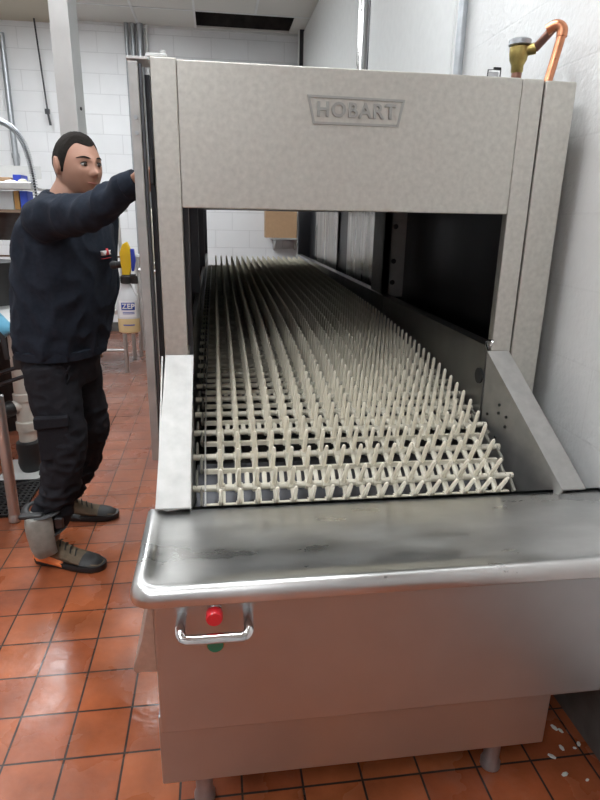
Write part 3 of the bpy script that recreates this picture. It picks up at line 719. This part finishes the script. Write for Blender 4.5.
MB().tube([(-1.02, 2.72, .95), (-.95, 2.72, .86), (-.94, 2.72, .76)], .012, 6, ry=.004).build('strap', black_r, bl)

# flakes of debris on the floor by the right wall
first = None
for k in range(16):
    x = .86 + .13 * random.random(); y = 1.02 + .42 * random.random()
    if first is None:
        m = MB(); m.ell((0, 0, .003), .009, .005, .003, None, 6, 4); first = m.build('debris_flake', debris_m); o = first
    else: o = first.copy(); COL.objects.link(o)
    o.location = (x, y, 0); o.rotation_euler = (0, 0, random.random() * 6); s = .5 + random.random(); o.scale = (s, s, 1)
    tag(o, 'small white flake of debris on the tiles by the wall', 'debris', 'debris flakes by the right wall')

# ---------------------------------------------------------------- person
per = empty('person', (-.66, 2.42, 0), 'person in a navy sweatshirt and black cargo trousers reaching behind the dishwasher panel', 'person')
Fd = V((.9, -.436, 0)).normalized(); Ld = V((-Fd.y, Fd.x, 0))
def ellring(c, hw, hd, n=28, tilt=0, pw=2.0):
    out = []
    for k in range(n):
        a = 2 * PI * k / n; ca, sa = math.cos(a), math.sin(a)
        e = 2 / pw; cx = math.copysign(abs(ca) ** e, ca); sy = math.copysign(abs(sa) ** e, sa)
        out.append(V(c) + Ld * hw * cx + Fd * hd * sy + V((0, 0, tilt * sy)))
    return out
sh_r = V((-.590, 2.215, 1.375)); el_r = V((-.400, 2.02, 1.395)); wr_r = V((-.243, 1.860, 1.478)); ha_r = V((-.178, 1.835, 1.505))
sh_l = V((-.475, 2.565, 1.375)); el_l = V((-.475, 2.66, 1.10)); wr_l = V((-.56, 2.64, .88))
hip_r = V((-.655, 2.335, .86)); kn_r = V((-.615, 2.275, .50)); an_r = V((-.715, 2.255, .09))
hip_l = V((-.60, 2.49, .86)); kn_l = V((-.57, 2.52, .48)); an_l = V((-.73, 2.62, .09))
# head frame
hf = V((math.cos(R(-43)), math.sin(R(-43)), -.05)).normalized(); hl = V((-hf.y, hf.x, 0)).normalized(); hu = hf.cross(hl)
HC = V((-.483, 2.345, 1.552))
HS = .95
def H(x, y, z): return HC + (hf * x + hl * y + hu * z) * HS
def head_surface(u, v, off=0.0):
    # u: azimuth (0 = face), v: -pi/2..pi/2
    cx, cy, cz = math.cos(v) * math.cos(u), math.cos(v) * math.sin(u), math.sin(v)
    rx, ry, rz = .094, .080, .113
    x, y, z = rx * cx, ry * cy, rz * cz
    if z < 0:
        k = min(1, -z / rz)
        y *= 1 - .17 * k * k
        if x > 0: x = x * (1 - .05 * k) + .006 * k
        else: x *= 1 - .35 * k
    else:
        if x < 0: x *= 1.05
    def gb(px, pz, sx, sz, w_): return w_ * math.exp(-((y - px) / sx) ** 2 - ((z - pz) / sz) ** 2)
    if cx > 0:
        f = gb(0, .028, .05, .012, .005)                                # brow ridge
        f += gb(.031, .012, .016, .012, -.010) + gb(-.031, .012, .016, .012, -.010)  # sockets
        f += gb(0, .004, .009, .022, .012) + gb(0, -.019, .011, .012, .024) + gb(.011, -.024, .007, .007, .007) + gb(-.011, -.024, .007, .007, .007)
        f += gb(0, -.047, .022, .007, .006) + gb(0, -.058, .020, .006, .005) + gb(0, -.0525, .02, .0025, -.003)
        f += gb(0, -.088, .020, .014, .010)                             # chin
        f += gb(.045, -.015, .018, .02, .004) + gb(-.045, -.015, .018, .02, .004)
        x += f * cx ** .5
    n = V((cx, cy, cz))
    return V((x, y, z)) + n * off
hm_ = MB(); rs = []
NU, NV = 96, 72
for j in range(NV + 1):
    v = -PI / 2 + PI * j / NV; v = max(-PI / 2 + .02, min(PI / 2 - .02, v))
    rs.append([H(*head_surface(2 * PI * i / NU, v)) for i in range(NU)])
hm_.rings(rs)
# ears
for s in (1, -1):
    e = Matrix(((hf.x, hl.x, hu.x), (hf.y, hl.y, hu.y), (hf.z, hl.z, hu.z))).to_4x4() @ Matrix.Rotation(R(-12 * 1), 4, 'Y') @ Matrix.Rotation(R(22 * s), 4, 'Z')
    hm_.ell(H(-.008, s * .087, .000), .020, .009, .033, e); hm_.ell(H(-.004, s * .074, -.022), .010, .008, .012, e)
# neck, chest, arms, legs inside the clothes
hm_.tube([H(-.03, 0, -.03), H(-.035, 0, -.07), (-.535, 2.36, 1.44), (-.55, 2.365, 1.38)], [.060, .063, .066, .09], 24)
tors = [((-.63, 2.415, .80), .13, .10), ((-.625, 2.41, .95), .14, .12), ((-.59, 2.40, 1.10), .14, .12), ((-.565, 2.385, 1.25), .15, .115), ((-.55, 2.375, 1.34), .155, .09), ((-.545, 2.37, 1.40), .11, .07)]
hm_.rings([ellring(*t) for t in tors])
def limb(mb, pts, rad, n=18, k=6):
    P_ = smoothpath(pts, k); R_ = []
    m_ = (len(pts) - 1) * k
    for i in range(len(P_)):
        t = i / k; a = min(int(t), len(rad) - 2); f = t - a; R_.append(rad[a] * (1 - f) + rad[a + 1] * f)
    mb.tube(P_, R_, n)
limb(hm_, [sh_r, el_r, wr_r], [.05, .036, .026]); limb(hm_, [sh_l, el_l, wr_l], [.05, .036, .026])
limb(hm_, [hip_r, kn_r, an_r], [.075, .052, .036]); limb(hm_, [hip_l, kn_l, an_l], [.075, .052, .036])
for an, tv in ((an_r, V((.94, -.33, 0))), (an_l, V((.99, -.1, 0)))): hm_.capsule(an + V((0, 0, -.03)), an + tv * .15 + V((0, 0, -.05)), .020, .016)
def hand(mb, wr, d, up, thumb_side, curl, s=1.0):
    d = d.normalized(); n = (up - d * up.dot(d)).normalized(); sd = d.cross(n)
    palm_c = wr + d * .048 * s
    rs_ = []
    for t, w_, h_ in ((0, .024, .018), (.02, .030, .017), (.05, .040, .015), (.08, .042, .013), (.09, .036, .010)):
        c_ = wr + d * t * s
        rs_.append([c_ + sd * w_ * s * math.cos(2 * PI * k / 16) + n * h_ * s * math.sin(2 * PI * k / 16) for k in range(16)])
    mb.rings(rs_)
    for k, (o_, l_) in enumerate(((.030, .070), (.010, .080), (-.010, .075), (-.030, .058))):
        p = wr + d * .082 * s + sd * o_ * s * thumb_side; dd = d.copy(); rr2 = .0088 * s
        for seg, fr in enumerate((.45, .30, .25)):
            q = Matrix.Rotation(curl * (1 + .1 * k) * (1 if seg else .6), 3, sd); dd = q @ dd
            e = p + dd * l_ * fr * s; mb.capsule(p, e, rr2, rr2 * .92, 8, 3); p = e; rr2 *= .92
    p = wr + d * .025 * s + sd * .026 * s * thumb_side; dd = (d * .7 + sd * .75 * thumb_side - n * .25).normalized()
    for l_, r_2 in ((.032, .0115), (.03, .010), (.024, .009)):
        e = p + dd * l_ * s; mb.capsule(p, e, r_2 * s, r_2 * .92 * s, 8, 3); p = e; dd = (dd + d * .35).normalized()
hand(hm_, wr_r, ha_r - wr_r, V((.3, .3, .9)), -1, R(-38), .95)
hand(hm_, wr_l, V((.05, -.1, -1)), V((.5, .8, 0)), 1, R(-24), .95)
body = hm_.build('body', skin, per)
remesh(body, .0042, .4, 2)
# eyes and brows
ey = None
for s in (1, -1):
    eo = MB().ell(H(.0755, s * .030, .0105), .0125, .0120, .0072, Matrix(((hf.x, hl.x, hu.x), (hf.y, hl.y, hu.y), (hf.z, hl.z, hu.z)))).build('eye', white_eye, per)
    MB().ell(H(.0850, s * .030, .0104), .0052, .0072, .0064, Matrix(((hf.x, hl.x, hu.x), (hf.y, hl.y, hu.y), (hf.z, hl.z, hu.z)))).build('iris', dark_eye, eo)
    lid = []
    for k in range(9):
        yy = s * (.030 + .016 * (k / 4 - 1)); lid.append(H(.0875 - abs(k / 4 - 1) * .009, yy, .0175 - .006 * (k / 4 - 1) ** 2))
    MB().tube(lid, [.0012, .002, .0024, .0026, .0026, .0026, .0024, .002, .0012], 6).build('eyelid', hair_m, eo)
    br = []
    for k in range(9):
        t = k / 8; yy = s * (.012 + .040 * t); pz = .031 + .006 * math.sin(PI * t * .9) - .004 * t
        q = math.asin(max(-1, min(1, pz / .113))); uu = math.asin(max(-1, min(1, yy / (.076 * math.cos(q)))))
        br.append(H(*head_surface(uu, q, .001)))
    MB().tube(br, [.001, .0022, .0028, .003, .003, .0026, .0022, .0018, .001], 6).build('eyebrow', hair_m, per)
lp_ = []
for k in range(9):
    yy = -.022 + .044 * k / 8; q = math.asin(-.0525 / .113); lp_.append(H(*head_surface(math.asin(yy / (.0667 * 1.1)), q, .0012)))
MB().tube(lp_, [.001, .0025, .0035, .004, .004, .004, .0035, .0025, .001], 6, ry=.003).build('mouth', lip_m, per)
# hair shell
hr = MB(); grid = {}
NU2, NV2 = 72, 40
def hairline(u):       # lowest elevation of the hair at azimuth u
    a = abs((u + PI) % (2 * PI) - PI)
    if a < R(45): return R(43) - R(3) * math.cos(a * 4)
    if a < R(64): return R(45) + (R(30) - R(45)) * ((a - R(45)) / R(19)) ** 1.5
    if a < R(80): return R(30) - R(40) * (a - R(64)) / R(16)
    if a < R(90): return R(-10)
    if a < R(112): return R(-6)+ R(16) * math.sin((a - R(90)) / R(22) * PI)
    return R(-6) - R(42) * min(1, (a - R(112)) / R(30))
inner, outer = [], []
for j in range(NV2 + 1):
    ri, ro = [], []
    for i in range(NU2):
        u = 2 * PI * i / NU2; h0 = hairline(u); v = h0 + (PI / 2 - .03 - h0) * j / NV2
        th = .002 + .009 * min(1, j / 14) * (.35 + .65 * max(0, math.sin(v)))
        d = head_surface(u, v, th); nn = noise.noise(d * 90) * .0016
        ro.append(H(*(d * (1 + nn * 8)))); ri.append(H(*head_surface(u, v, -.004)))
    outer.append(ro); inner.append(ri)
hr.rings(list(reversed(inner)) + outer)
hr.build('hair', hair_m, per)
# sweatshirt
def wrinkle(o, amp, sc, stretch=(1, 1, 1), amp2=0, zf=None):
    me = o.data; base = o.matrix_world.translation
    nor = [v.normal.copy() for v in me.vertices]
    for v, nn in zip(me.vertices, nor):
        p = V((v.co.x * stretch[0], v.co.y * stretch[1], v.co.z * stretch[2]))
        k = zf(v.co) if zf else 1
        a = noise.noise(p * sc); b_ = .5 - abs(noise.noise(p * sc * 1.7 + V((5, 3, 1)))) * 2
        v.co += nn * (a * amp + b_ * amp2) * k
    me.update()
ss = MB()
lev = [(.862, -.622, 2.412, .178, .148), (.90, -.620, 2.41, .188, .158), (1.0, -.600, 2.405, .193, .166), (1.1, -.585, 2.40, .196, .168), (1.2, -.572, 2.392, .200, .166), (1.28, -.562, 2.388, .204, .155), (1.35, -.553, 2.384, .202, .135), (1.40, -.548, 2.38, .170, .108), (1.435, -.543, 2.375, .115, .088), (1.46, -.538, 2.368, .080, .074)]
ss.rings([ellring((x, y, z), hw, hd, 32, 0 if z < 1.4 else -.012, 2.3 if z < 1.36 else 2.0) for z, x, y, hw, hd in lev])
limb(ss, [V((-.56, 2.30, 1.365)), sh_r + V((.01, -.005, 0)), (sh_r + el_r) / 2, el_r, (el_r + wr_r) / 2 + V((0, 0, -.004)), wr_r + (ha_r - wr_r) * .12], [.075, .079, .066, .058, .049, .037], 20)
limb(ss, [V((-.52, 2.46, 1.355)), sh_l, (sh_l + el_l) / 2, el_l, (el_l + wr_l) / 2, wr_l], [.075, .080, .066, .060, .048, .036], 20)
shirt = ss.build('sweatshirt', navy, per); remesh(shirt, .0085, .5, 6)
def sfz(co):
    p = co + V(per.location); d = min((p - (el_r + wr_r) / 2).length, (p - wr_r).length)
    return .8 + .3 * math.exp(-(d / .12) ** 2) + (.8 if p.z < .95 else 0)
wrinkle(shirt, .011, 8, (1, 1, .7), .013, sfz)
MB().rings([ellring((-.622, 2.412, z), a, b_, 40, 0, 2.3) for z, a, b_ in ((.855, .176, .146), (.858, .184, .154), (.888, .187, .158), (.892, .180, .150))]).build('hem', navy, shirt)
MB().tube([wr_r - (ha_r - wr_r) * .25, wr_r - (ha_r - wr_r) * .2, wr_r + (ha_r - wr_r) * .30, wr_r + (ha_r - wr_r) * .33], [.034, .038, .036, .031], 18).build('cuff', navy, shirt)
MB().tube([V((-.538, 2.368, 1.452)) + Ld * .066 * math.cos(a * PI / 12) + Fd * .062 * math.sin(a * PI / 12) + V((0, 0, -.016 * math.sin(a * PI / 12))) for a in range(25)], .009, 8).build('collar', navy, shirt)
# chest print
cn = (Fd * .95 - Ld * -.25).normalized()
cpos = V((-.565, 2.39, 1.255)) + Fd * .170 + Ld * .005
rgt = (Ld * .95 - Fd * .28)
text_obj('TRIMARK', 'chest_print', white_txt, shirt, cpos + Fd * .004 + V((0, 0, .0)), rgt, (0, 0, 1), .022, .004, .0003)
text_obj('A', 'chest_print_accent', red_txt, shirt, cpos + Fd * .0062 + Ld * .006 + V((0, 0, .003)), rgt, (0, 0, 1), .034, .004, .0004)
text_obj('————', 'chest_print_line', red_txt, shirt, cpos + Fd * .004 + V((0, 0, -.018)), rgt, (0, 0, 1), .022, .004)
# trousers
tz = MB()
tz.rings([ellring(c_, a, b_, 32) for c_, a, b_ in (((-.622, 2.412, .93), .150, .125), ((-.625, 2.412, .87), .165, .138), ((-.63, 2.412, .80), .165, .135), ((-.628, 2.41, .74), .150, .12))])
limb(tz, [hip_r + V((0, 0, -.04)), hip_r.lerp(kn_r, .5), kn_r, kn_r.lerp(an_r, .5), an_r + V((.0, 0, .10))], [.105, .096, .082, .072, .064], 22)
limb(tz, [hip_l + V((0, 0, -.04)), hip_l.lerp(kn_l, .5), kn_l, kn_l.lerp(an_l, .5), an_l + V((.0, 0, .06))], [.105, .092, .078, .070, .066], 22)
tr_ = tz.build('trousers', trouser_m, per); remesh(tr_, .008, .5, 5)
def tzf(co):
    z = co.z; return .5 + (1.8 if z < .36 else 0) + (.5 if .4 < z < .6 else 0)
wrinkle(tr_, .008, 9, (1, 1, 1.6), .009, tzf)
pc = (hip_r.lerp(kn_r, .72)); cams = V((.22, -.975, 0)).normalized(); cr = V((.975, .22, 0))
pk = MB()
def pocket(mb, c, w_, h_, th, dep):
    T = Matrix.Identity(4)
    for i in range(3): T[i][0] = cr[i]; T[i][1] = -cams[i]; T[i][2] = (0, 0, 1)[i]
    T.translation = V(c); mb.box(-w_ / 2, w_ / 2, -th, dep, -h_ / 2, h_ / 2, .006, T)
pocket(pk, pc + cams * .088 + V((-.025, 0, -.045)), .115, .145, .012, .03)
po = pk.build('cargo_pocket', trouser_m, tr_)
fl = MB(); pocket(fl, pc + cams * .098 + V((-.028, 0, .035)), .125, .045, .012, .03); fl.build('pocket_flap', trouser_m, tr_)
MB().tube(smoothpath([V((-.60, 2.262, .845)), V((-.565, 2.258, .80)), V((-.60, 2.25, .74)), V((-.585, 2.252, .79)), V((-.56, 2.252, .84))], 5), .004, 6).build('drawstring', trouser_m, tr_)
MB().ell((-.603, 2.247, .735), .006, .006, .006).build('toggle', label_w, tr_)
MB().box(-.80, -.755, 2.36, 2.40, .80, .86, .008).build('belt_pouch', black_r, tr_)
# shoes
def shoe(heel, d, orange):
    d = d.normalized(); s = V((-d.y, d.x, 0))
    t = empty('shoe', (0, 0, 0)); t.parent = per; t.location = heel - V(per.location)
    sec = [(-.005, .022, .075, 0), (.01, .034, .098, 0), (.05, .038, .108, 0), (.09, .038, .104, 0), (.13, .042, .084, 0), (.17, .047, .066, 0), (.21, .049, .056, 0), (.25, .044, .048, 0), (.28, .028, .036, 0), (.29, .010, .024, 0)]
    def ring(l, w_, h_, z0=.02):
        c_ = heel + d * l; out = []
        for k in range(20):
            a = 2 * PI * k / 20; ca, sa = math.cos(a), math.sin(a)
            zz = z0 + (h_ - z0) * (.5 + .5 * sa) if h_ > z0 else z0
            ww = w_ * (abs(ca) ** .7) * (1 if ca > 0 else -1) * (1 - .25 * max(0, sa))
            out.append(c_ + s * ww + V((0, 0, zz)))
        return out
    up_ = MB(); up_.rings([ring(*q[:3]) for q in sec]); u_ = up_.build('upper', shoe_m, per); 
    bpy.data.objects.remove(t)
    so = MB(); outl = []
    for z, g_ in ((0, -.003), (.004, .003), (.02, .006), (.028, .003)):
        left = [heel + d * (l + (.006 if l > .2 else -.004 if l < .03 else 0)) + s * (w_ + g_) + V((0, 0, z)) for l, w_, h_, _ in sec]
        right = [heel + d * (l + (.006 if l > .2 else -.004 if l < .03 else 0)) - s * (w_ + g_) + V((0, 0, z)) for l, w_, h_, _ in reversed(sec)]
        outl.append(left + right)
    so.rings(outl); so.build('sole', black_r, u_)
    tc_ = MB(); tc_.rings([[p + (p - (heel + d * l + V((0, 0, .03)))).normalized() * .003 for p in ring(l, w_, h_, .012)] for l, w_, h_, _ in sec[6:]]); tc_.build('toe_cap', black_r, u_)
    hc = MB(); hc.rings([[p + (p - (heel + d * l + V((0, 0, .02)))).normalized() * .008 for p in ring(l, w_, h_ * q * 1.25, .002)] for (l, w_, h_, _), q in zip([(-.016, .014, .05, 0)] + sec[:5], (1, .62, .50, .42, .36, .34))])
    hc.build('heel_counter', orange_m if orange else black_r, u_)
    for k in range(4):
        l = .10 + k * .022; h_ = .108 - k * .012
        MB().tube(smoothpath([heel + d * l + s * .024 + V((0, 0, h_ - .012)), heel + d * (l + .008) + V((0, 0, h_ + .002)), heel + d * (l + .016) - s * .024 + V((0, 0, h_ - .014))], 4), .0028, 6).build('lace', black_r, u_)
    MB().tube([heel + d * .045 + V((0, 0, .085)), heel + d * .04 + V((0, 0, .13))], [.042, .040], 18).build('ankle_collar', black_r, u_)
shoe(V((-.762, 2.272, 0)), V((.94, -.33, 0)), True)
shoe(V((-.79, 2.632, 0)), V((.995, -.06, 0)), False)
# knee pad slipped down round the right ankle
kd = V((-.45, -.89, 0)).normalized(); ks = V((-kd.y, kd.x, 0))
kp = MB(); rs = []
for z, w_, b_ in ((.250, .040, .000), (.245, .056, .006), (.215, .060, .014), (.17, .059, .018), (.12, .053, .018), (.085, .046, .012), (.072, .032, .002)):
    c_ = V((-.712, 2.235, z)) + V((.12 * (.25 - z), 0, 0)) + kd * (.062 + b_)
    rs.append([c_ + ks * w_ * q + kd * (.014 * (1 - q * q)) * 1.6 - kd * .03 * q * q for q in [-1 + k / 6 for k in range(13)]] + [c_ + ks * w_ * q - kd * .035 * q * q - kd * .012 for q in [1 - k / 6 for k in range(13)]])
kp.rings(rs); kpo = kp.build('knee_pad', pad_m, per)
MB().tube([V((-.712, 2.245, .255)) + V((math.cos(a * PI / 10) * .070, math.sin(a * PI / 10) * .076, .006 * math.cos(a * PI / 5))) for a in range(21)], .006, 8, ry=.014).build('strap', black_r, kpo)
MB().tube([V((-.712, 2.245, .165)) + V((math.cos(a * PI / 10) * .068, math.sin(a * PI / 10) * .072, .004 * math.cos(a * PI / 5))) for a in range(21)], .006, 8, ry=.014).build('strap', black_r, kpo)
MB().box(-.655, -.625, 2.165, 2.185, .20, .245, .004).build('buckle', steel_dark, kpo)
MB().box(-.79, -.70, 2.165, 2.20, .245, .262, .006).build('pad_rim', black_r, kpo)
